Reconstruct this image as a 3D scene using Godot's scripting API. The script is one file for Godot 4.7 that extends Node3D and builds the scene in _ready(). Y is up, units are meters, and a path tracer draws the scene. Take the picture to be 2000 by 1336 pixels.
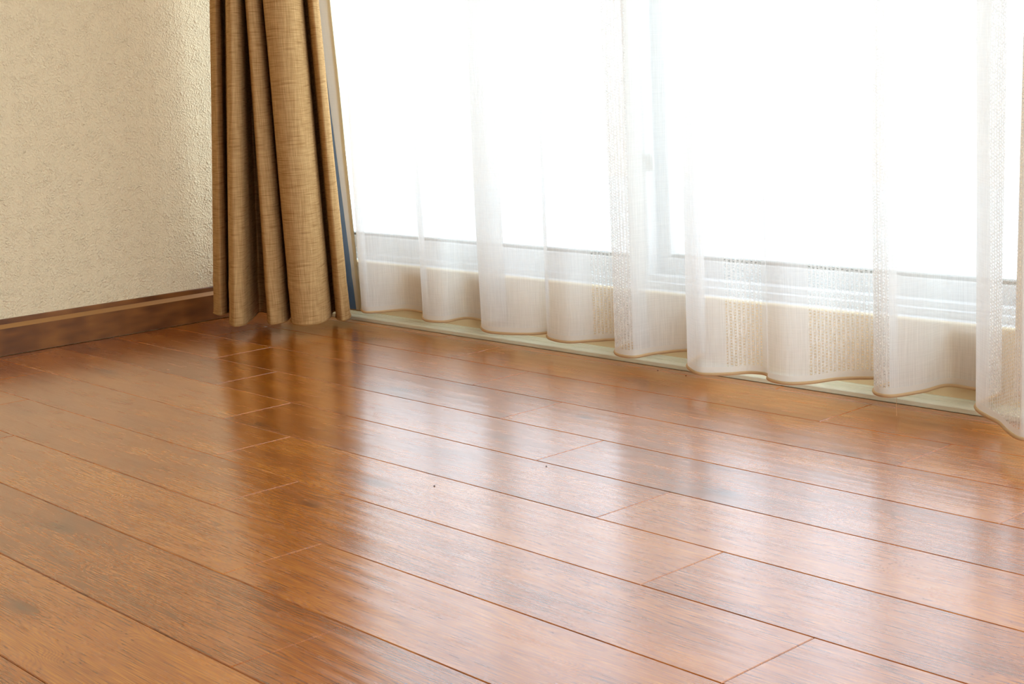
extends Node3D
# A bright room corner: oak floor, one gathered linen drape, a sheer curtain before a window.
# World frame: x runs along the window wall from the room corner, y up, z from the window into the room.

const ROW_W := 0.1507          # plank width
const PLANK_L := 0.945         # plank length
const ROW_Z := 0.0272          # first joint between plank rows
const ROOM_X := 4.3
const ROOM_Z := 4.6
const ROOM_H := 2.4
const WIN_X0 := 0.0           # window opening
const WIN_X1 := 3.5
const WIN_TOP := 2.1
const SILL_Y := 0.142

# plan of the drape's folds: x, z at the hem, the lean of each fold in x, z per metre of height, and how far its hem is lifted
const DRAPE_PLAN := [[0.126, 0.24, 0.035, -0.058, 0.016], [0.135, 0.268, 0.034, -0.058, 0.016], [0.135, 0.278, 0.037, -0.063, 0.016], [0.161, 0.288, 0.036, -0.062, 0.016], [0.188, 0.29, 0.034, -0.057, 0.016], [0.179, 0.27, 0.031, -0.053, 0.016], [0.054, 0.179, 0.03, -0.05, 0], [0.206, 0.279, 0.037, -0.062, 0], [0.249, 0.301, 0.037, -0.062, 0], [0.279, 0.307, 0.036, -0.059, 0], [0.282, 0.289, 0.034, -0.055, 0], [0.245, 0.247, 0.032, -0.052, 0], [0.192, 0.197, 0.026, -0.041, 0], [0.145, 0.152, 0.021, -0.034, 0], [0.189, 0.156, 0.006, -0.01, 0], [0.287, 0.222, 0.006, -0.01, 0], [0.333, 0.242, 0.005, -0.008, 0], [0.34, 0.222, 0.002, -0.003, 0], [0.323, 0.192, 0, -0, 0], [0.235, 0.112, -0.006, 0.009, 0], [0.337, 0.188, -0.005, 0.008, 0], [0.382, 0.209, -0.006, 0.009, 0], [0.415, 0.205, -0.005, 0.007, 0], [0.428, 0.181, -0.005, 0.007, 0], [0.417, 0.148, -0.006, 0.009, 0], [0.372, 0.097, -0.008, 0.012, 0], [0.288, 0.032, -0.009, 0.013, -0.006], [0.281, 0.019, -0.01, 0.015, -0.006], [0.387, 0.089, -0.011, 0.016, -0.006], [0.417, 0.094, -0.013, 0.018, -0.006], [0.406, 0.069, -0.016, 0.022, -0.006], [0.347, 0.022, -0.019, 0.026, -0.006], [0.308, 0.008, -0.021, 0.029, 0], [0.314, 0.004, -0.028, 0.039, 0], [0.333, 0.004, -0.031, 0.043, 0], [0.35, 0.004, -0.032, 0.045, 0], [0.363, 0.004, -0.022, 0.031, 0], [0.374, 0.004, -0.019, 0.026, 0], [0.361, 0.004, -0.017, 0.024, 0]]
# plan of the sheer's folds: x, z
const SHEER_PLAN := [[0.436, 0.027], [0.413, 0.032], [0.44, 0.05], [0.46, 0.054], [0.481, 0.033], [0.513, -0.019], [0.581, -0.022], [0.604, -0.022], [0.615, 0.003], [0.682, 0.049], [0.729, 0.036], [0.736, -0.022], [0.808, -0.022], [0.878, -0.022], [0.846, -0.022], [0.843, 0.019], [0.907, 0.066], [0.96, 0.062], [1.017, 0.033], [1.033, 0.009], [1.038, -0.001], [1.058, 0.028], [1.094, 0.052], [1.15, 0.056], [1.183, 0.016], [1.22, -0.022], [1.297, -0.022], [1.27, -0.014], [1.293, 0.066], [1.329, 0.096], [1.367, 0.095], [1.378, 0.047], [1.409, -0.01], [1.449, -0.022], [1.473, 0.031], [1.505, 0.096], [1.537, 0.123], [1.575, 0.14], [1.614, 0.114], [1.638, 0.082], [1.664, 0.075], [1.682, 0.084], [1.701, 0.107], [1.745, 0.117], [1.775, 0.091], [1.799, 0.035], [1.843, -0.001], [1.877, -0.022], [1.889, 0.023], [1.892, 0.068], [1.917, 0.098], [1.941, 0.099], [1.965, 0.041], [1.975, -0.022], [2.025, -0.022], [2.072, -0.022], [2.076, 0.018], [2.085, 0.077], [2.107, 0.107], [2.139, 0.133], [2.169, 0.155]]

var rng := RandomNumberGenerator.new()
var M := {}


func _ready() -> void:
	camera_and_light()
	materials()
	room_shell()
	window_unit()
	floor_planks()
	exterior()
	drape()
	sheer()
	small_things()


func camera_and_light() -> void:
	var cam := Camera3D.new()
	cam.name = "camera"
	cam.fov = 26.1858
	cam.near = 0.05
	cam.far = 200.0
	var right := Vector3(0.67381508, -0.05048078, -0.73717361)
	var up := Vector3(-0.10276455, 0.98156537, -0.16114859)
	var fwd := Vector3(-0.731719, -0.18433966, -0.65620591)
	cam.transform = Transform3D(Basis(right, up, -fwd), Vector3(3.276, 0.6, 2.118))
	add_child(cam)
	cam.current = true

	var we := WorldEnvironment.new()
	we.name = "environment"
	var env := Environment.new()
	env.background_mode = Environment.BG_SKY
	var sm := ProceduralSkyMaterial.new()
	sm.sky_top_color = Color(0.84, 0.92, 1.0)
	sm.sky_horizon_color = Color(0.94, 0.98, 1.0)
	sm.ground_horizon_color = Color(0.90, 0.94, 0.97)
	sm.ground_bottom_color = Color(0.82, 0.82, 0.81)
	sm.sky_curve = 0.2
	sm.sky_energy_multiplier = 1.0
	sm.ground_energy_multiplier = 1.0
	var sky := Sky.new()
	sky.sky_material = sm
	env.sky = sky
	env.background_energy_multiplier = 4.4
	env.ambient_light_source = Environment.AMBIENT_SOURCE_SKY
	env.tonemap_mode = Environment.TONE_MAPPER_LINEAR
	env.tonemap_exposure = 1.0
	env.sdfgi_enabled = true
	env.ssao_enabled = true
	env.ssil_enabled = true
	we.environment = env
	add_child(we)


# ---------------------------------------------------------------- helpers

func tag(o: Node, label: String, category := "", group := "", kind := "") -> void:
	if label: o.set_meta("label", label)
	if category: o.set_meta("category", category)
	if group: o.set_meta("group", group)
	if kind: o.set_meta("kind", kind)


func put(called: String, mesh: Mesh, mat: Material, parent: Node = self) -> MeshInstance3D:
	var o := MeshInstance3D.new()
	o.name = called
	o.mesh = mesh
	o.material_override = mat
	parent.add_child(o, true)
	return o


func struct(called: String, mesh: Mesh, mat: Material, label: String, category: String) -> MeshInstance3D:
	var o := put(called, mesh, mat)
	tag(o, label, category, "", "structure")
	return o


func base(called: String, at := Vector3.ZERO) -> Node3D:
	var o := Node3D.new()
	o.name = called
	o.position = at
	add_child(o, true)
	return o


func quad(st: SurfaceTool, a: Vector3, b: Vector3, c: Vector3, d: Vector3, outward: Vector3) -> void:
	# a flat face; turned so that it is clockwise seen from «outward»
	var n := (b - a).cross(c - a)
	var p := [a, b, c, d] if n.dot(outward) < 0.0 else [a, d, c, b]
	for i in [0, 1, 2, 0, 2, 3]:
		st.add_vertex(p[i])


func add_box(st: SurfaceTool, lo: Vector3, hi: Vector3) -> void:
	var v := func(i: int) -> Vector3: return Vector3(hi.x if i & 1 else lo.x, hi.y if i & 2 else lo.y, hi.z if i & 4 else lo.z)
	var faces := [[0, 1, 3, 2], [4, 5, 7, 6], [0, 1, 5, 4], [2, 3, 7, 6], [0, 2, 6, 4], [1, 3, 7, 5]]
	var outs := [Vector3(0, 0, -1), Vector3(0, 0, 1), Vector3(0, -1, 0), Vector3(0, 1, 0), Vector3(-1, 0, 0), Vector3(1, 0, 0)]
	for k in 6:
		var f: Array = faces[k]
		quad(st, v.call(f[0]), v.call(f[1]), v.call(f[2]), v.call(f[3]), outs[k])


func box(lo: Vector3, hi: Vector3) -> ArrayMesh:
	var st := SurfaceTool.new()
	st.begin(Mesh.PRIMITIVE_TRIANGLES)
	st.set_smooth_group(-1)
	add_box(st, lo, hi)
	st.generate_normals()
	return st.commit()


func rounded_box(lo: Vector3, hi: Vector3, r: float) -> ArrayMesh:
	# a box with chamfered edges: eight corners of three points each, hulled by hand
	var st := SurfaceTool.new()
	st.begin(Mesh.PRIMITIVE_TRIANGLES)
	st.set_smooth_group(-1)
	var c := (lo + hi) / 2.0
	var h := (hi - lo) / 2.0
	var P := func(s: Vector3, axis: int) -> Vector3:
		var q := Vector3(s.x * (h.x - r), s.y * (h.y - r), s.z * (h.z - r))
		q[axis] = s[axis] * h[axis]
		return c + q
	for axis in 3:
		var a := (axis + 1) % 3
		var b := (axis + 2) % 3
		for s in [-1.0, 1.0]:
			var k := []
			for uv in [[-1, -1], [1, -1], [1, 1], [-1, 1]]:
				var sv := Vector3.ZERO
				sv[axis] = s
				sv[a] = uv[0]
				sv[b] = uv[1]
				k.append(P.call(sv, axis))
			var n := Vector3.ZERO
			n[axis] = s
			quad(st, k[0], k[1], k[2], k[3], n)
			# edge between +axis face and +a face
			for s2 in [-1.0, 1.0]:
				var e := []
				for t in [-1.0, 1.0]:
					var sv2 := Vector3.ZERO
					sv2[axis] = s
					sv2[a] = s2
					sv2[b] = t
					e.append(P.call(sv2, axis))
					e.append(P.call(sv2, a))
				var n2 := Vector3.ZERO
				n2[axis] = s
				n2[a] = s2
				quad(st, e[0], e[1], e[3], e[2], n2)
	for sx in [-1.0, 1.0]:
		for sy in [-1.0, 1.0]:
			for sz in [-1.0, 1.0]:
				var s3 := Vector3(sx, sy, sz)
				var p0: Vector3 = P.call(s3, 0)
				var p1: Vector3 = P.call(s3, 1)
				var p2: Vector3 = P.call(s3, 2)
				if (p1 - p0).cross(p2 - p0).dot(s3) < 0.0:
					st.add_vertex(p0); st.add_vertex(p1); st.add_vertex(p2)
				else:
					st.add_vertex(p0); st.add_vertex(p2); st.add_vertex(p1)
	st.generate_normals()
	return st.commit()


func extrude(profile: PackedVector2Array, along: String, from: float, to: float, uv_scale := 1.0) -> ArrayMesh:
	# profile points (depth from the wall, height) run along x ("x": depth is z) or z ("z": depth is x)
	var st := SurfaceTool.new()
	st.begin(Mesh.PRIMITIVE_TRIANGLES)
	st.set_smooth_group(-1)
	var at := func(p: Vector2, t: float) -> Vector3: return Vector3(t, p.y, p.x) if along == "x" else Vector3(p.x, p.y, t)
	var mid := Vector2.ZERO
	for p in profile: mid += p / profile.size()
	var run := 0.0
	for i in profile.size():
		var a := profile[i]
		var b := profile[(i + 1) % profile.size()]
		var len := a.distance_to(b)
		var n2 := Vector2(b.y - a.y, a.x - b.x)
		var out: Vector3 = at.call(n2, 0.0)
		var q := [at.call(a, from), at.call(b, from), at.call(b, to), at.call(a, to)]
		var uv := [Vector2(from, run), Vector2(from, run + len), Vector2(to, run + len), Vector2(to, run)]
		var n: Vector3 = (q[1] - q[0]).cross(q[2] - q[0])
		var order := [0, 1, 2, 0, 2, 3] if n.dot(out) < 0.0 else [0, 2, 1, 0, 3, 2]
		for k in order:
			st.set_uv(uv[k] * uv_scale)
			st.add_vertex(q[k])
		run += len
	var tri := Geometry2D.triangulate_polygon(profile)
	for e in [from, to]:
		for i in range(0, tri.size(), 3):
			for k in 3:
				st.set_uv(profile[tri[i + k]] * uv_scale)
				st.add_vertex(at.call(profile[tri[i + k]], e))
	st.generate_normals()
	return st.commit()


func tube(points: PackedVector3Array, r: float, sides := 8) -> ArrayMesh:
	var verts := PackedVector3Array()
	var norms := PackedVector3Array()
	var idx := PackedInt32Array()
	for i in points.size():
		var t := (points[mini(i + 1, points.size() - 1)] - points[maxi(i - 1, 0)]).normalized()
		var side := t.cross(Vector3(0.13, 0.97, 0.2) if absf(t.y) < 0.9 else Vector3.RIGHT).normalized()
		var upv := side.cross(t)
		for k in sides:
			var a := TAU * k / sides
			var n := side * cos(a) + upv * sin(a)
			verts.append(points[i] + n * r)
			norms.append(n)
			if i > 0:
				var p := (i - 1) * sides + k
				var q := (i - 1) * sides + (k + 1) % sides
				idx.append_array([p, q, p + sides, q, q + sides, p + sides])
	return arrays_mesh(verts, norms, PackedVector2Array(), idx)


func arrays_mesh(v: PackedVector3Array, n: PackedVector3Array, uv: PackedVector2Array, idx: PackedInt32Array) -> ArrayMesh:
	var a := []
	a.resize(Mesh.ARRAY_MAX)
	a[Mesh.ARRAY_VERTEX] = v
	a[Mesh.ARRAY_NORMAL] = n
	if uv.size(): a[Mesh.ARRAY_TEX_UV] = uv
	a[Mesh.ARRAY_INDEX] = idx
	var m := ArrayMesh.new()
	m.add_surface_from_arrays(Mesh.PRIMITIVE_TRIANGLES, a)
	return m


func noise(seed_: int, freq: float, type := FastNoiseLite.TYPE_SIMPLEX_SMOOTH, octaves := 3) -> FastNoiseLite:
	var n := FastNoiseLite.new()
	n.seed = seed_
	n.frequency = freq
	n.noise_type = type
	n.fractal_type = FastNoiseLite.FRACTAL_FBM if octaves > 1 else FastNoiseLite.FRACTAL_NONE
	n.fractal_octaves = octaves
	return n


func field(seed_: int, w: int, h: int, sw: int, sh: int, freq: float, octaves := 3) -> PackedByteArray:
	# noise drawn at sw x sh and stretched to w x h: streaks along the stretched axis
	var im := noise(seed_, freq, FastNoiseLite.TYPE_SIMPLEX_SMOOTH, octaves).get_seamless_image(sw, sh)
	im.convert(Image.FORMAT_L8)
	if sw != w or sh != h: im.resize(w, h, Image.INTERPOLATE_CUBIC)
	return im.get_data()


func rgb_texture(data: PackedByteArray, w: int, h: int) -> ImageTexture:
	return ImageTexture.create_from_image(Image.create_from_data(w, h, false, Image.FORMAT_RGB8, data))


func grey_texture(data: PackedByteArray, w: int, h: int) -> ImageTexture:
	return ImageTexture.create_from_image(Image.create_from_data(w, h, false, Image.FORMAT_L8, data))


func float_texture(data: PackedFloat32Array, w: int, h: int) -> ImageTexture:
	return ImageTexture.create_from_image(Image.create_from_data(w, h, false, Image.FORMAT_RF, data.to_byte_array()))


func plain(c: Color, rough := 0.6, spec := 0.5) -> StandardMaterial3D:
	var m := StandardMaterial3D.new()
	m.albedo_color = c
	m.roughness = rough
	m.metallic_specular = spec
	return m


# ---------------------------------------------------------------- materials

func materials() -> void:
	M.planks = []
	# knots per board: u, v along and across it, strength, size
	var knots := [
		[[0.354, 0.28, 1.0, 1.0], [0.80, 0.75, 0.5, 0.7]],
		[[0.368, 0.455, 1.2, 1.2]],
		[[0.10, 0.90, 0.9, 0.8], [0.87, 0.80, 0.45, 1.0]],
		[[0.12, 0.38, 0.9, 0.9], [0.68, 0.70, 0.35, 1.1]],
		[[0.16, 0.42, 0.8, 0.9]],
		[[0.106, 0.88, 0.9, 1.0], [0.55, 0.3, 0.4, 0.8]],
	]
	var relief := plank_relief()
	var gloss := plank_gloss()
	for k in knots.size():
		var m := StandardMaterial3D.new()
		m.resource_name = "oak_board"
		m.albedo_texture = plank_colour(k, knots[k])
		m.roughness = 1.0
		m.roughness_texture = gloss
		m.roughness_texture_channel = BaseMaterial3D.TEXTURE_CHANNEL_GRAYSCALE
		m.metallic_specular = 0.6
		m.clearcoat_enabled = true
		m.clearcoat = 0.95
		m.clearcoat_roughness = 0.2
		m.heightmap_enabled = true
		m.heightmap_texture = relief
		m.heightmap_scale = 0.06
		M.planks.append(m)
	M.subfloor = plain(Color(0.16, 0.09, 0.045), 0.8)

	M.wallpaper = plain(Color(0.985, 0.915, 0.765), 0.9, 0.2)
	M.wallpaper.heightmap_enabled = true
	M.wallpaper.heightmap_texture = wallpaper_relief()
	M.wallpaper.heightmap_scale = 0.4
	M.wallpaper.uv1_triplanar = true
	M.wallpaper.uv1_world_triplanar = true
	M.wallpaper.uv1_scale = Vector3.ONE / 0.35
	M.wall_paint = plain(Color(0.985, 0.915, 0.765), 0.9, 0.2)
	M.ceiling = plain(Color(0.86, 0.84, 0.80), 0.9, 0.2)

	M.baseboard = StandardMaterial3D.new()
	M.baseboard.albedo_texture = baseboard_colour()
	M.baseboard.roughness = 0.42
	M.bead = plain(Color(0.70, 0.50, 0.28), 0.5)
	M.cream_board = plain(Color(0.96, 0.86, 0.68), 0.6)
	M.threshold = plain(Color(0.93, 0.92, 0.82), 0.38)
	M.aluminium = plain(Color(0.93, 0.94, 0.94), 0.4)
	M.gasket = plain(Color(0.56, 0.56, 0.52), 0.6)
	M.handle = plain(Color(0.82, 0.82, 0.80), 0.4)
	M.glass = plain(Color(0.95, 0.98, 1.0, 0.06), 0.02)
	M.glass.transparency = BaseMaterial3D.TRANSPARENCY_ALPHA
	M.concrete = plain(Color(0.90, 0.90, 0.88), 0.9)
	M.rail = plain(Color(0.92, 0.91, 0.88), 0.4)

	M.linen = StandardMaterial3D.new()
	M.linen.albedo_texture = linen_colour()
	M.linen.heightmap_enabled = true
	M.linen.heightmap_texture = linen_relief()
	M.linen.heightmap_scale = 0.05
	M.linen.roughness = 0.92
	M.linen.metallic_specular = 0.15
	M.linen.backlight_enabled = true
	M.linen.backlight = Color(0.12, 0.12, 0.12)
	M.lining = M.linen.duplicate()
	M.lining.albedo_texture = null
	M.lining.albedo_color = Color(0.82, 0.77, 0.64)
	M.lining.backlight = Color(0.45, 0.45, 0.45)
	M.blue = M.linen.duplicate()
	M.blue.albedo_texture = null
	M.blue.albedo_color = Color(0.38, 0.52, 0.70)
	M.blue.backlight = Color(0.3, 0.3, 0.3)

	M.voile = cloth_sheer(voile_texture())
	M.mesh = cloth_sheer(openwork_texture())
	M.hem_band = cloth_sheer(null)
	M.hem_band.albedo_color = Color(0.98, 0.95, 0.90, 0.72)
	M.cord = plain(Color(0.88, 0.74, 0.55), 0.85, 0.2)
	M.cord.backlight_enabled = true
	M.cord.backlight = Color(0.5, 0.5, 0.5)
	M.seam = plain(Color(0.80, 0.70, 0.56), 0.9, 0.2)
	M.seam.backlight_enabled = true
	M.seam.backlight = Color(0.45, 0.45, 0.45)
	M.crumb = plain(Color(0.17, 0.11, 0.07), 0.9)


func cloth_sheer(tex: Texture2D) -> StandardMaterial3D:
	var m := StandardMaterial3D.new()
	m.albedo_color = Color.WHITE
	m.albedo_texture = tex
	m.transparency = BaseMaterial3D.TRANSPARENCY_ALPHA
	m.roughness = 0.9
	m.metallic_specular = 0.1
	m.cull_mode = BaseMaterial3D.CULL_DISABLED
	m.backlight_enabled = true
	m.backlight = Color(0.72, 0.72, 0.72)
	return m


func plank_colour(k: int, knots: Array) -> ImageTexture:
	var w := 1408
	var h := 224
	var cloud := field(10 + k, w, h, 60, 56, 0.035, 3)        # broad tone
	var warp := field(30 + k, w, h, 44, 112, 0.022, 2)        # wander of the grain
	var fibre := field(50 + k, w, h, 44, 224, 0.30, 3)        # fine fibres
	var pore := field(70 + k, w, h, 120, 224, 0.42, 2)        # short dark pores
	var out := PackedByteArray()
	out.resize(w * h * 3)
	var light := Vector3(224, 140, 36)
	var mid := Vector3(180, 95, 10)
	var dark := Vector3(104, 52, 10)
	var gl := PackedVector3Array()   # ramp
	for i in 256:
		var t := i / 255.0
		gl.append(dark.lerp(mid, t * 2.0) if t < 0.5 else mid.lerp(light, t * 2.0 - 1.0))
	var rings := 15.0 + 5.0 * ((k * 7) % 4)
	var tone := 0.035 * (((k * 5) % 6) - 2.5)
	for y in h:
		var v := y / float(h)
		for x in w:
			var i := y * w + x
			var u := x / float(w)
			var g := v * rings + (warp[i] - 128) * 0.055
			var dk := 0.0
			for q in knots:
				var du: float = (u - q[0]) * 12.0 / q[3]
				if absf(du) < 4.0:
					var dv: float = (v - q[1]) * 5.5 / q[3]
					var d2: float = du * du + dv * dv
					g += 5.0 * exp(-d2 * 0.45) * q[2]
					dk += q[2] * (0.42 * exp(-d2 * 9.0) * (1.0 + 0.004 * (fibre[i] - 128)) + 0.13 * exp(-d2 * 0.6))
			var s := 0.5 + 0.5 * sin(g * TAU)
			s *= s
			var t := 0.66 + tone + (cloud[i] - 128) * 0.0016 - 0.20 * s * (0.5 + cloud[i] * 0.004) + (fibre[i] - 128) * 0.0030 - dk
			if pore[i] > 160: t -= (pore[i] - 160) * 0.0018
			var c := gl[clampi(int(t * 255.0), 0, 255)]
			out[i * 3] = int(c.x)
			out[i * 3 + 1] = int(c.y)
			out[i * 3 + 2] = int(c.z)
	return rgb_texture(out, w, h)


func plank_relief() -> ImageTexture:
	# slow undulation across the board drawn out along the grain, with fine brushed grain on top
	var w := 1024
	var h := 256
	var wave := noise(5, 0.021, FastNoiseLite.TYPE_SIMPLEX_SMOOTH, 1).get_seamless_image(64, 256)
	wave.convert(Image.FORMAT_RF)
	wave.resize(w, h, Image.INTERPOLATE_CUBIC)
	var grain := noise(6, 0.33, FastNoiseLite.TYPE_SIMPLEX_SMOOTH, 2).get_seamless_image(96, 256)
	grain.convert(Image.FORMAT_RF)
	grain.resize(w, h, Image.INTERPOLATE_CUBIC)
	var a := wave.get_data().to_float32_array()
	var b := grain.get_data().to_float32_array()
	for i in a.size(): a[i] = a[i] * 0.9 + b[i] * 0.012
	return float_texture(a, w, h)


func plank_gloss() -> ImageTexture:
	# lacquer gloss with worn, scuffed patches that have an outline of their own
	var w := 1024
	var h := 256
	var patch := field(91, w, h, 512, 256, 0.012, 5)
	var streak := field(92, w, h, 48, 256, 0.2, 3)
	for i in patch.size():
		var r := 60 + (streak[i] - 128) * 0.12
		if patch[i] > 150: r += 8
		patch[i] = clampi(int(r), 12, 255)
	return grey_texture(patch, w, h)


func wallpaper_relief() -> ImageTexture:
	var n := 512
	var a := noise(21, 0.055, FastNoiseLite.TYPE_SIMPLEX_SMOOTH, 3).get_seamless_image(n, n)
	var b := noise(22, 0.018, FastNoiseLite.TYPE_SIMPLEX_SMOOTH, 2).get_seamless_image(n, n)
	a.convert(Image.FORMAT_RF)
	b.convert(Image.FORMAT_RF)
	var d := a.get_data().to_float32_array()
	var e := b.get_data().to_float32_array()
	for i in d.size(): d[i] = absf(d[i] - 0.5) * 1.4 * (0.5 + e[i]) + 0.2 * e[i]
	return float_texture(d, n, n)


func baseboard_colour() -> ImageTexture:
	var w := 1024
	var h := 128
	var cloud := field(101, w, h, 128, 32, 0.05, 3)
	var fibre := field(102, w, h, 40, 128, 0.3, 3)
	var out := PackedByteArray()
	out.resize(w * h * 3)
	for i in w * h:
		var t := clampf(0.5 + (cloud[i] - 128) * 0.004 + (fibre[i] - 128) * 0.0035, 0.0, 1.0)
		out[i * 3] = int(lerpf(100, 152, t))
		out[i * 3 + 1] = int(lerpf(55, 96, t))
		out[i * 3 + 2] = int(lerpf(16, 42, t))
	return rgb_texture(out, w, h)


func linen_colour() -> ImageTexture:
	var n := 1024
	var across := field(111, n, n, 24, 1024, 0.25, 3)    # weft slubs: streaks along u
	var slub := field(112, n, n, 40, 1024, 0.11, 2)
	var down := field(113, n, n, 1024, 24, 0.22, 3)      # warp threads: streaks along v
	var out := PackedByteArray()
	out.resize(n * n * 3)
	for i in n * n:
		var t := 0.55 + (across[i] - 128) * 0.0022 + (down[i] - 128) * 0.0026
		if slub[i] > 158: t -= (slub[i] - 158) * 0.005
		t = clampf(t, 0.0, 1.0)
		out[i * 3] = int(lerpf(158, 232, t))
		out[i * 3 + 1] = int(lerpf(118, 194, t))
		out[i * 3 + 2] = int(lerpf(70, 140, t))
	return rgb_texture(out, n, n)


func linen_relief() -> ImageTexture:
	var n := 1024
	var across := field(111, n, n, 24, 1024, 0.25, 3)
	var down := field(113, n, n, 1024, 24, 0.22, 3)
	var f := PackedFloat32Array()
	f.resize(n * n)
	for i in n * n: f[i] = (across[i] + down[i]) / 510.0
	return float_texture(f, n, n)


func voile_texture() -> ImageTexture:
	# plain voile: closely set threads, a few thicker than the rest
	var n := 512
	var down := field(121, n, n, 512, 10, 0.22, 3)
	var across := field(122, n, n, 12, 512, 0.25, 3)
	var out := PackedByteArray()
	out.resize(n * n * 4)
	for i in n * n:
		var a := 0.69 + (down[i] - 128) * 0.0007 + (across[i] - 128) * 0.0003
		out[i * 4] = 250
		out[i * 4 + 1] = 249
		out[i * 4 + 2] = 245
		out[i * 4 + 3] = clampi(int(a * 255.0), 60, 250)
	return ImageTexture.create_from_image(Image.create_from_data(n, n, false, Image.FORMAT_RGBA8, out))


func openwork_texture() -> ImageTexture:
	# openwork band: rows of small eyelets between pairs of warp threads; 64 mm to a side
	var n := 256
	var jig := field(131, n, n, n, n, 0.05, 2)
	var down := field(132, n, n, 256, 8, 0.3, 3)
	var out := PackedByteArray()
	out.resize(n * n * 4)
	for y in n:
		for x in n:
			var i := y * n + x
			var u := x / 32.0 + (jig[i] - 128) * 0.0008
			var col := floori(u)
			var v := y / 21.333 + 0.5 * (col % 2) + (jig[i] - 128) * 0.0016
			var fu := u - col - 0.5
			var fv := v - floorf(v) - 0.5
			var hole := absf(fu) < 0.21 and absf(fv) < 0.23
			var a := 0.62 + (down[i] - 128) * 0.0022
			if hole: a = 0.22
			elif absf(fu) > 0.40: a += 0.12
			out[i * 4] = 250
			out[i * 4 + 1] = 247
			out[i * 4 + 2] = 241
			out[i * 4 + 3] = clampi(int(a * 255.0), 20, 250)
	return ImageTexture.create_from_image(Image.create_from_data(n, n, false, Image.FORMAT_RGBA8, out))


# ---------------------------------------------------------------- setting

func room_shell() -> void:
	var T := 0.15
	struct("wall_left", box(Vector3(-T - 0.012, -0.1, -0.25), Vector3(-0.012, ROOM_H + 0.1, ROOM_Z + T)), M.wallpaper, "cream textured wallpaper wall on the left above the brown baseboard", "wall")
	struct("ceiling", box(Vector3(-T, ROOM_H, -0.25), Vector3(ROOM_X + T, ROOM_H + T, ROOM_Z + T)), M.ceiling, "white ceiling over the room", "ceiling")
	# window wall: pieces round the opening
	var st := SurfaceTool.new()
	st.begin(Mesh.PRIMITIVE_TRIANGLES)
	st.set_smooth_group(-1)
	add_box(st, Vector3(-0.012, -0.1, -0.25), Vector3(WIN_X0, ROOM_H, -0.035))
	add_box(st, Vector3(WIN_X1, -0.1, -0.25), Vector3(ROOM_X + T, ROOM_H, -0.035))
	add_box(st, Vector3(WIN_X0, WIN_TOP, -0.25), Vector3(WIN_X1, ROOM_H, -0.035))
	add_box(st, Vector3(WIN_X0, -0.1, -0.25), Vector3(WIN_X1, SILL_Y - 0.012, -0.047))
	st.generate_normals()
	struct("wall_window", st.commit(), M.wall_paint, "cream wall round the large curtained window", "wall")
	# right wall with a second window opening, outside the frame
	st = SurfaceTool.new()
	st.begin(Mesh.PRIMITIVE_TRIANGLES)
	st.set_smooth_group(-1)
	add_box(st, Vector3(ROOM_X, -0.1, -0.035), Vector3(ROOM_X + T, ROOM_H, 0.15))
	add_box(st, Vector3(ROOM_X, -0.1, 0.15), Vector3(ROOM_X + T, 0.1, 2.6))
	add_box(st, Vector3(ROOM_X, 2.1, 0.15), Vector3(ROOM_X + T, ROOM_H, 2.6))
	add_box(st, Vector3(ROOM_X, -0.1, 2.6), Vector3(ROOM_X + T, ROOM_H, ROOM_Z + T))
	st.generate_normals()
	struct("wall_right", st.commit(), M.wall_paint, "cream wall on the right side of the room", "wall")
	struct("wall_back", box(Vector3(-0.012, -0.1, ROOM_Z), Vector3(ROOM_X, ROOM_H, ROOM_Z + T)), M.wall_paint, "cream wall at the back of the room", "wall")
	# baseboard with a moulded top
	var bb := PackedVector2Array([Vector2(-0.012, 0.0015), Vector2(0.0, 0.0015), Vector2(0.0, 0.0635), Vector2(-0.0008, 0.0648), Vector2(-0.0080, 0.0712), Vector2(-0.0088, 0.0722), Vector2(-0.0092, 0.0825), Vector2(-0.0100, 0.0840), Vector2(-0.012, 0.0845)])
	var o := struct("baseboard_left", extrude(bb, "z", 0.0, ROOM_Z, 1.0), M.baseboard, "dark brown wooden baseboard with a moulded top along the left wall", "baseboard")
	var cap := PackedVector2Array([Vector2(-0.0100, 0.0650), Vector2(0.0012, 0.0632), Vector2(0.0012, 0.0640), Vector2(-0.0078, 0.0722), Vector2(-0.0100, 0.0722)])
	tag(put("bead", extrude(cap, "z", 0.0, ROOM_Z, 1.0), M.bead, o), "lighter brown bead along the top")


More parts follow.
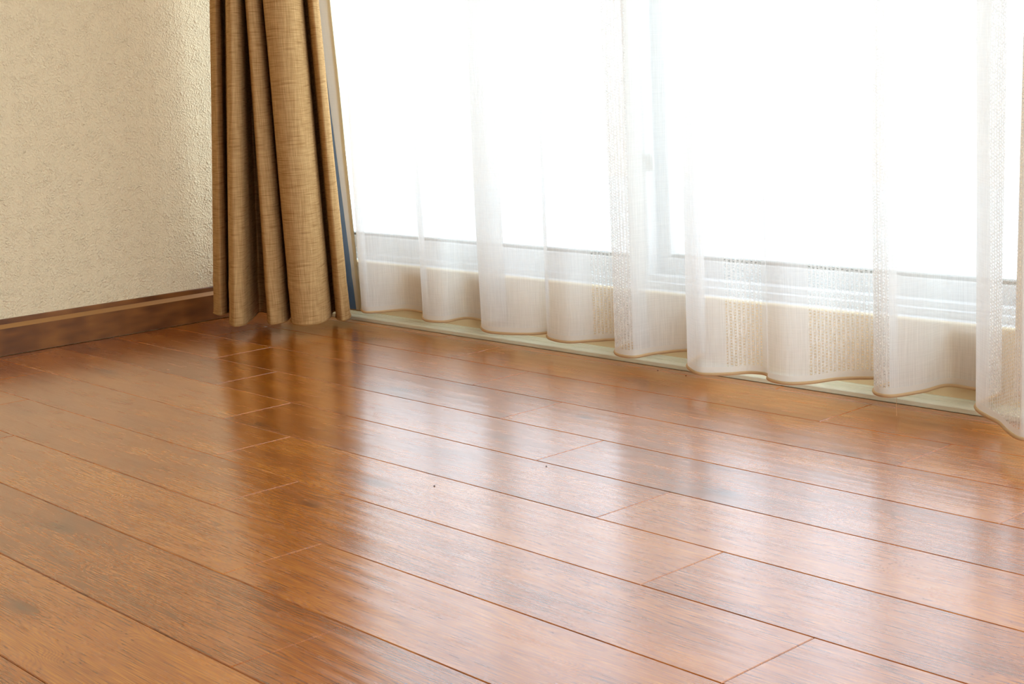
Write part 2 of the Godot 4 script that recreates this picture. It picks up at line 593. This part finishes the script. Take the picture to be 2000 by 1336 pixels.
func window_unit() -> void:
	# pale green threshold strip on the floor under the sheer
	var th := PackedVector2Array([Vector2(-0.036, 0.0), Vector2(0.0, 0.0008), Vector2(0.0, 0.0080), Vector2(-0.0012, 0.0098), Vector2(-0.0040, 0.0108), Vector2(-0.0125, 0.0118), Vector2(-0.0135, 0.0104), Vector2(-0.0165, 0.0104), Vector2(-0.0175, 0.0124), Vector2(-0.0290, 0.0138), Vector2(-0.0300, 0.0152), Vector2(-0.036, 0.0156)])
	struct("trim_1", extrude(th, "x", 0.0, ROOM_X), M.threshold, "pale green grooved threshold strip on the floor below the sheer curtain", "threshold")
	var up := PackedVector2Array([Vector2(-0.050, 0.0156), Vector2(-0.035, 0.0156), Vector2(-0.035, SILL_Y - 0.0025), Vector2(-0.0375, SILL_Y), Vector2(-0.050, SILL_Y)])
	struct("trim_2", extrude(up, "x", WIN_X0 - 0.06, WIN_X1 + 0.06), M.cream_board, "cream board rising from the threshold to the window sill", "trim")
	var w := base("window_1", Vector3(WIN_X0, SILL_Y, -0.1))
	tag(w, "large white aluminium sliding window behind the sheer curtain", "window", "", "structure")
	var L := WIN_X1 - WIN_X0
	var H := WIN_TOP - SILL_Y
	# coordinates below are local to the window: x from the left jamb, y from the sill, z from the sash face
	put("sill", box(Vector3(0, -0.012, -0.15), Vector3(L, 0.0, 0.0505)), M.aluminium, w)
	put("track", box(Vector3(0, 0.0, -0.10), Vector3(L, 0.012, 0.026)), M.aluminium, w)
	put("track", box(Vector3(0, 0.0, -0.02), Vector3(L, 0.022, 0.006)), M.aluminium, w)
	put("jamb", rounded_box(Vector3(0, 0, -0.1), Vector3(0.03, H, 0.04), 0.002), M.aluminium, w)
	put("jamb", rounded_box(Vector3(L - 0.03, 0, -0.1), Vector3(L, H, 0.04), 0.002), M.aluminium, w)
	put("head", rounded_box(Vector3(0.03, H - 0.04, -0.1), Vector3(L - 0.03, H, 0.04), 0.002), M.aluminium, w)
	var split := 1.235 - WIN_X0
	var spans := [[0.03, split, 0.0], [split - 0.03, 2.35, -0.04], [2.32, L - 0.03, 0.0]]
	for s in spans:
		var a: float = s[0]
		var b: float = s[1]
		var z: float = s[2]
		var sash := put("sash", rounded_box(Vector3(a, 0.013, z - 0.03), Vector3(b, 0.0535, z), 0.0025), M.aluminium, w)
		put("top_rail", rounded_box(Vector3(a, H - 0.085, z - 0.03), Vector3(b, H - 0.041, z), 0.0025), M.aluminium, sash)
		put("stile", rounded_box(Vector3(a, 0.0535, z - 0.03), Vector3(a + 0.055, H - 0.085, z), 0.0025), M.aluminium, sash)
		put("stile", rounded_box(Vector3(b - 0.055, 0.0535, z - 0.03), Vector3(b, H - 0.085, z), 0.0025), M.aluminium, sash)
		put("gasket", box(Vector3(a + 0.055, 0.0535, z - 0.024), Vector3(b - 0.055, 0.0592, z - 0.004)), M.gasket, sash)
		put("pane", pane(a + 0.052, b - 0.052, 0.056, H - 0.082, z - 0.014), M.glass, sash)
	put("finger_pull", rounded_box(Vector3(split - 0.012, 0.235, 0.0), Vector3(split + 0.03, 0.270, 0.014), 0.004), M.handle, w)


func pane(x0: float, x1: float, y0: float, y1: float, z: float) -> ArrayMesh:
	# one sheet of glass set in the gasket's groove
	var st := SurfaceTool.new()
	st.begin(Mesh.PRIMITIVE_TRIANGLES)
	st.set_smooth_group(-1)
	quad(st, Vector3(x0, y0, z), Vector3(x1, y0, z), Vector3(x1, y1, z), Vector3(x0, y1, z), Vector3(0, 0, 1))
	st.generate_normals()
	return st.commit()


func plank_mesh(x0: float, x1: float, flip: int, wz: float, u0: float, u1: float) -> ArrayMesh:
	# a board lying with its middle at the origin, top at y = 0; eased edges catch the light
	var g := 0.00035
	var e := 0.0011
	var d := 0.0009
	var t := 0.012
	var hx := (x1 - x0) / 2.0 - g
	var hz := wz / 2.0 - g
	var st := SurfaceTool.new()
	st.begin(Mesh.PRIMITIVE_TRIANGLES)
	st.set_smooth_group(-1)
	var face := func(p: Array, n: Vector3) -> void:
		var nn: Vector3 = (p[1] - p[0]).cross(p[2] - p[0])
		var order := [0, 1, 2, 0, 2, 3] if nn.dot(n) < 0.0 else [0, 2, 1, 0, 3, 2]
		for k in order:
			var q: Vector3 = p[k]
			var u := lerpf(u0, u1, (q.x + hx) / (2.0 * hx))
			var v := (q.z + hz) / ROW_W
			if flip & 1: u = 1.0 - u
			if flip & 2: v = 1.0 - v
			st.set_uv(Vector2(u, v))
			st.add_vertex(q)
	var top := [Vector3(-hx + e, 0, -hz + e), Vector3(hx - e, 0, -hz + e), Vector3(hx - e, 0, hz - e), Vector3(-hx + e, 0, hz - e)]
	var rim := [Vector3(-hx, -d, -hz), Vector3(hx, -d, -hz), Vector3(hx, -d, hz), Vector3(-hx, -d, hz)]
	var low := [Vector3(-hx, -t, -hz), Vector3(hx, -t, -hz), Vector3(hx, -t, hz), Vector3(-hx, -t, hz)]
	face.call(top, Vector3.UP)
	var outs := [Vector3(0, 0, -1), Vector3(1, 0, 0), Vector3(0, 0, 1), Vector3(-1, 0, 0)]
	for k in 4:
		var j := (k + 1) % 4
		face.call([top[k], top[j], rim[j], rim[k]], outs[k] + Vector3.UP)
		face.call([rim[k], rim[j], low[j], low[k]], outs[k])
	st.generate_normals()
	return st.commit()


func floor_planks() -> void:
	rng.seed = 77
	var f := struct("floor", box(Vector3(-0.012, -0.1, -0.035), Vector3(ROOM_X, -0.0118, ROOM_Z)), M.subfloor, "glossy orange brown oak plank floor with dark knots", "floor")
	# where a butt joint falls in each row, from the window on
	var joints := [1.86, 2.104, 1.408, 1.6576, 1.934, 2.154, 2.400, 1.73, 1.992, 2.24, 2.49, 1.79]
	# boards whose knots can be told apart: "row,left end in mm" -> board pattern
	var chosen := {"8,1047": 0, "9,1295": 1, "7,1730": 2, "7,785": 2, "6,1455": 3, "6,510": 3, "4,989": 5, "0,1860": 4}
	var cache := {}
	var rows := int((ROOM_Z - ROW_Z) / ROW_W) + 1
	for r in range(-1, rows):
		var z0 := maxf(ROW_Z + r * ROW_W, 0.0)
		var z1 := minf(ROW_Z + (r + 1) * ROW_W, ROOM_Z)
		var j: float = joints[r] if r >= 0 and r < joints.size() else fposmod(1.79 + 0.2476 * (r - 11), PLANK_L)
		j = fposmod(j, PLANK_L) - PLANK_L
		while j < ROOM_X:
			var a := maxf(j, -0.004)
			var b := minf(j + PLANK_L, ROOM_X)
			if b - a > 0.01:
				var key := "%d,%d" % [r, roundi(j * 1000.0)]
				var pattern := rng.randi() % 6
				var flip := rng.randi() % 4
				if chosen.has(key):
					pattern = chosen[key]
					flip = 0
				var whole := b - a > PLANK_L - 0.001 and z1 - z0 > ROW_W - 0.001
				var mesh: ArrayMesh
				if whole and cache.has(flip):
					mesh = cache[flip]
				else:
					mesh = plank_mesh(a, b, flip, z1 - z0, (a - j) / PLANK_L, (b - j) / PLANK_L)
					if whole: cache[flip] = mesh
				var o := put("plank", mesh, M.planks[pattern], f)
				o.position = Vector3((a + b) / 2.0, 0.0, (z0 + z1) / 2.0)
				o.rotation.x = deg_to_rad(rng.randf_range(-0.07, 0.07))
			j += PLANK_L


func exterior() -> void:
	struct("ground", box(Vector3(-3, -0.25, -4.0), Vector3(7, -0.05, -0.26)), M.concrete, "bright pale concrete terrace outside the window", "terrace")


# ---------------------------------------------------------------- curtains

func smooth_path(ctrl: Array, step: float) -> Array:
	# centripetal Catmull-Rom through rows of numbers (the first two are x, z)
	var out := []
	var n := ctrl.size()
	for i in n - 1:
		var p0: Array = ctrl[maxi(i - 1, 0)]
		var p1: Array = ctrl[i]
		var p2: Array = ctrl[i + 1]
		var p3: Array = ctrl[mini(i + 2, n - 1)]
		var d1 := maxf(pow(Vector2(p1[0] - p0[0], p1[1] - p0[1]).length(), 0.5), 0.02)
		var d2 := maxf(pow(Vector2(p2[0] - p1[0], p2[1] - p1[1]).length(), 0.5), 0.02)
		var d3 := maxf(pow(Vector2(p3[0] - p2[0], p3[1] - p2[1]).length(), 0.5), 0.02)
		var count := maxi(3, ceili(d2 * d2 / step))
		for k in count:
			var t := k / float(count)
			var row := []
			for c in p1.size():
				var m1: float = (p1[c] - p0[c]) / d1 - (p2[c] - p0[c]) / (d1 + d2) + (p2[c] - p1[c]) / d2
				var m2: float = (p2[c] - p1[c]) / d2 - (p3[c] - p1[c]) / (d2 + d3) + (p3[c] - p2[c]) / d3
				m1 *= d2
				m2 *= d2
				var t2 := t * t
				var t3 := t2 * t
				row.append((2 * t3 - 3 * t2 + 1) * p1[c] + (t3 - 2 * t2 + t) * m1 + (-2 * t3 + 3 * t2) * p2[c] + (t3 - t2) * m2)
			out.append(row)
	out.append(ctrl[n - 1].duplicate())
	return out


func sheet(path: Array, heights: PackedFloat32Array, place: Callable, uv_size: float, u0 := 0.0) -> ArrayMesh:
	# a cloth: one column per path row, one row per height; place(path row, arc length, height) -> point
	var cols := path.size()
	var rows := heights.size()
	var v := PackedVector3Array()
	var uv := PackedVector2Array()
	var arc := u0
	for i in cols:
		if i > 0: arc += Vector2(path[i][0] - path[i - 1][0], path[i][1] - path[i - 1][1]).length()
		for j in rows:
			v.append(place.call(path[i], arc, heights[j]))
			uv.append(Vector2(arc, -heights[j]) / uv_size)
	var nrm := PackedVector3Array()
	var idx := PackedInt32Array()
	for i in cols:
		for j in rows:
			var du := v[mini(i + 1, cols - 1) * rows + j] - v[maxi(i - 1, 0) * rows + j]
			var dv := v[i * rows + mini(j + 1, rows - 1)] - v[i * rows + maxi(j - 1, 0)]
			nrm.append(du.cross(dv).normalized())
			if i > 0 and j > 0:
				var a := (i - 1) * rows + j - 1
				var b := i * rows + j - 1
				idx.append_array([a, a + 1, b, b, a + 1, b + 1])
	return arrays_mesh(v, nrm, uv, idx)


func levels(from: float, to: float, count: int) -> PackedFloat32Array:
	var h := PackedFloat32Array()
	for k in count: h.append(lerpf(from, to, k / float(count - 1)))
	return h


func drape() -> void:
	var d := base("linen_drape", Vector3(0.25, 0.0, 0.15))
	tag(d, "tan linen drape with a blue edge gathered in the corner left of the sheer curtain", "curtain")
	var wob := noise(201, 1.3, FastNoiseLite.TYPE_SIMPLEX_SMOOTH, 2)
	var hem := 0.026
	var place := func(p: Array, arc: float, y: float) -> Vector3:
		var h := y - hem
		if h > 0.85: h = 0.85 + 0.35 * (1.0 - exp(-(h - 0.85) / 0.35))
		var w := wob.get_noise_2d(arc * 9.0, y * 1.1) * 0.002 * minf(1.0, 0.35 + h)
		var w2 := wob.get_noise_2d(arc * 9.0 + 40.0, y * 1.1) * 0.002 * minf(1.0, 0.35 + h)
		var flare := 0.0035 * exp(-pow((h - 0.088) / 0.012, 2.0))
		return Vector3(p[0] + p[2] * h + w + flare - 0.25, y + p[4] * maxf(0.0, 1.0 - h / 0.6), p[1] + p[3] * h + w2 + flare - 0.15)
	var hs := levels(hem, 2.2, 46)
	var low := PackedFloat32Array([hem, hem + 0.02, hem + 0.05, hem + 0.075, hem + 0.083, hem + 0.088, hem + 0.094, hem + 0.105])
	low.append_array(levels(hem + 0.14, 2.2, 42))
	hs = low
	var full := smooth_path(DRAPE_PLAN, 0.006)
	# split the smooth path at the control points that bound the blue edge
	var cut := func(ctrl_from: int, ctrl_to: int) -> Array: return smooth_path(DRAPE_PLAN.slice(ctrl_from, ctrl_to + 1), 0.005)
	put("cloth", sheet(cut.call(0, 33), hs, place, 0.42), M.linen, d)
	var be := put("blue_edge", sheet(cut.call(33, 35), hs, place, 0.42), M.blue, d)
	tag(be, "blue edge band")
	var ret := put("return_edge", sheet(cut.call(35, DRAPE_PLAN.size() - 1), hs, place, 0.42, 0.2), M.lining, d)
	tag(ret, "pale lining")
	# stitched hem fold along the bottom edge
	var pts := PackedVector3Array()
	for p in full: pts.append(place.call(p, 0.0, hem + 0.001))
	put("hem", tube(pts, 0.0016, 6), M.linen, d)
	var rail := base("curtain_rail", Vector3(0.0, 2.2, 0.1))
	tag(rail, "white curtain rail above the window carrying drape and sheer", "rail")
	put("track", rounded_box(Vector3(0.02, 0.0, -0.08), Vector3(3.7, 0.02, 0.09), 0.003), M.aluminium, rail)
	for k in 4:
		put("bracket", rounded_box(Vector3(0.1 + k * 1.1, 0.004, -0.136), Vector3(0.13 + k * 1.1, 0.024, -0.08), 0.003), M.aluminium, rail)


func sheer() -> void:
	var s := base("sheer_curtain", Vector3(0.4, 0.0, 0.05))
	tag(s, "white translucent sheer curtain hanging in soft folds across the whole window", "curtain")
	var org := Vector3(0.4, 0.0, 0.05)
	var wob := noise(211, 1.0, FastNoiseLite.TYPE_SIMPLEX_SMOOTH, 2)
	var hem := 0.04
	var plan := []
	for p in SHEER_PLAN: plan.append([p[0], p[1], 0.0])
	# past the frame the folds go on at the same rhythm
	for p in [[2.207, 0.195], [2.24, 0.22], [2.262, 0.212], [2.285, 0.16], [2.30, 0.08], [2.33, 0.03], [2.40, 0.0], [2.46, -0.005], [2.44, 0.03], [2.46, 0.09], [2.53, 0.11], [2.60, 0.05], [2.67, 0.0], [2.73, -0.01], [2.70, 0.03], [2.73, 0.10], [2.80, 0.12], [2.88, 0.05], [2.96, 0.0], [3.02, -0.01], [3.0, 0.04], [3.04, 0.1], [3.12, 0.1], [3.2, 0.04], [3.3, 0.0], [3.4, 0.03], [3.5, 0.06], [3.62, 0.05]]:
		plan.append([p[0], p[1], 0.0])
	var place := func(p: Array, arc: float, y: float) -> Vector3:
		var k := clampf((y - 0.1) / 0.6, 0.0, 1.0)
		var w := wob.get_noise_2d(arc * 4.0, y * 0.9) * 0.010 * k
		var w2 := wob.get_noise_2d(arc * 4.0 + 60.0, y * 0.9) * 0.010 * k
		return Vector3(p[0] + w, y, p[1] + w2) - org
	var hs := levels(hem, 2.2, 40)
	# runs of control points that carry the openwork weave; the rest is plain voile
	var bands := [[24, 30], [38, 40], [44, 51], [59, 62], [72, 76], [82, 86]]
	var at := 0
	var runs := []
	for b in bands:
		runs.append([at, b[0], "voile"])
		runs.append([b[0], b[1], "openwork"])
		at = b[1]
	runs.append([at, plan.size() - 1, "voile"])
	var whole := smooth_path(plan, 0.008)
	# index of each control point in the smooth path
	var where := []
	var g := 0
	for i in plan.size():
		while g < whole.size() - 1 and Vector2(whole[g][0] - plan[i][0], whole[g][1] - plan[i][1]).length() > 1e-5: g += 1
		where.append(g)
	var arcs := [0.0]
	for i in range(1, whole.size()): arcs.append(arcs[i - 1] + Vector2(whole[i][0] - whole[i - 1][0], whole[i][1] - whole[i - 1][1]).length())
	for r in runs:
		var a: int = where[r[0]]
		var b: int = where[r[1]]
		var part := whole.slice(a, b + 1)
		if r[2] == "voile":
			put("voile", sheet(part, hs, place, 0.25, arcs[a]), M.voile, s)
		else:
			put("openwork_band", sheet(part, hs, place, 0.064, arcs[a]), M.mesh, s)
	# turned hem: a second layer 11 mm high, and the beige edge below it
	var turned := func(p: Array, arc: float, y: float) -> Vector3:
		return (place.call(p, arc, y) as Vector3) + Vector3(0.0006, 0.0, 0.0010)
	put("hem_band", sheet(whole, PackedFloat32Array([hem, hem + 0.004, hem + 0.008, hem + 0.012]), turned, 0.25), M.hem_band, s)
	var pts := PackedVector3Array()
	for i in whole.size(): pts.append(place.call(whole[i], arcs[i], hem - 0.0012))
	var cord := put("hem_cord", tube(pts, 0.0032, 8), M.cord, s)
	tag(cord, "beige weighted hem cord")
	# the folded side seam that shows at the right: wide above, narrowing downwards
	var seam_path := smooth_path([[2.166, 0.100, 0.0], [2.172, 0.086, 0.0], [2.184, 0.074, 0.0], [2.200, 0.066, 0.0]], 0.003)
	var seam := func(p: Array, arc: float, y: float) -> Vector3:
		var t := clampf((y - 0.16) / 0.34, 0.0, 1.0)
		var wide := lerpf(0.40, 1.0, t * t * (3.0 - 2.0 * t))
		var lean := 0.012 * clampf(y / 0.75, 0.0, 1.0)
		return Vector3(2.160 + lean + (p[0] - 2.166) * wide * 1.15, y, 0.100 + (p[1] - 0.100) * wide) - org
	var sd := put("side_seam", sheet(seam_path, levels(0.06, 2.2, 50), seam, 0.25), M.seam, s)
	tag(sd, "tan folded side seam")
	var th := PackedVector3Array()
	for k in 9: th.append(Vector3(1.947 + 0.0006 * sin(k * 1.1), 0.038 - 0.0042 * k, 0.088) - org)
	put("loose_thread", tube(th, 0.0004, 5), M.cord, s)


func small_things() -> void:
	# dark crumbs lying on the boards
	var words := [
		"dark crumb on the glossy boards left of the window's brightest reflection, nearest the camera",
		"dark crumb on the glossy boards in the middle of the window's reflection",
		"dark crumb on the boards close to the threshold, left of its twin",
		"dark crumb on the boards close to the threshold, right of its twin",
	]
	var spots := [[1.642, 0.82], [1.696, 0.644], [1.368, 0.028], [1.445, 0.033]]
	rng.seed = 5
	for i in 4:
		var st := SurfaceTool.new()
		st.begin(Mesh.PRIMITIVE_TRIANGLES)
		st.set_smooth_group(-1)
		var r := 0.0016
		var ring := []
		for k in 6: ring.append(Vector3(cos(TAU * k / 6.0) * r * rng.randf_range(0.7, 1.3), r * rng.randf_range(0.25, 0.6), sin(TAU * k / 6.0) * r * rng.randf_range(0.7, 1.3)))
		for k in 6:
			var a: Vector3 = ring[k]
			var b: Vector3 = ring[(k + 1) % 6]
			st.add_vertex(a); st.add_vertex(b); st.add_vertex(Vector3(0, r * 0.9, 0))
			st.add_vertex(b); st.add_vertex(a); st.add_vertex(Vector3.ZERO)
		st.generate_normals()
		var o := put("crumb", st.commit(), M.crumb)
		o.position = Vector3(spots[i][0], 0.0, spots[i][1])
		tag(o, words[i], "crumb", "dark crumbs on the floor")
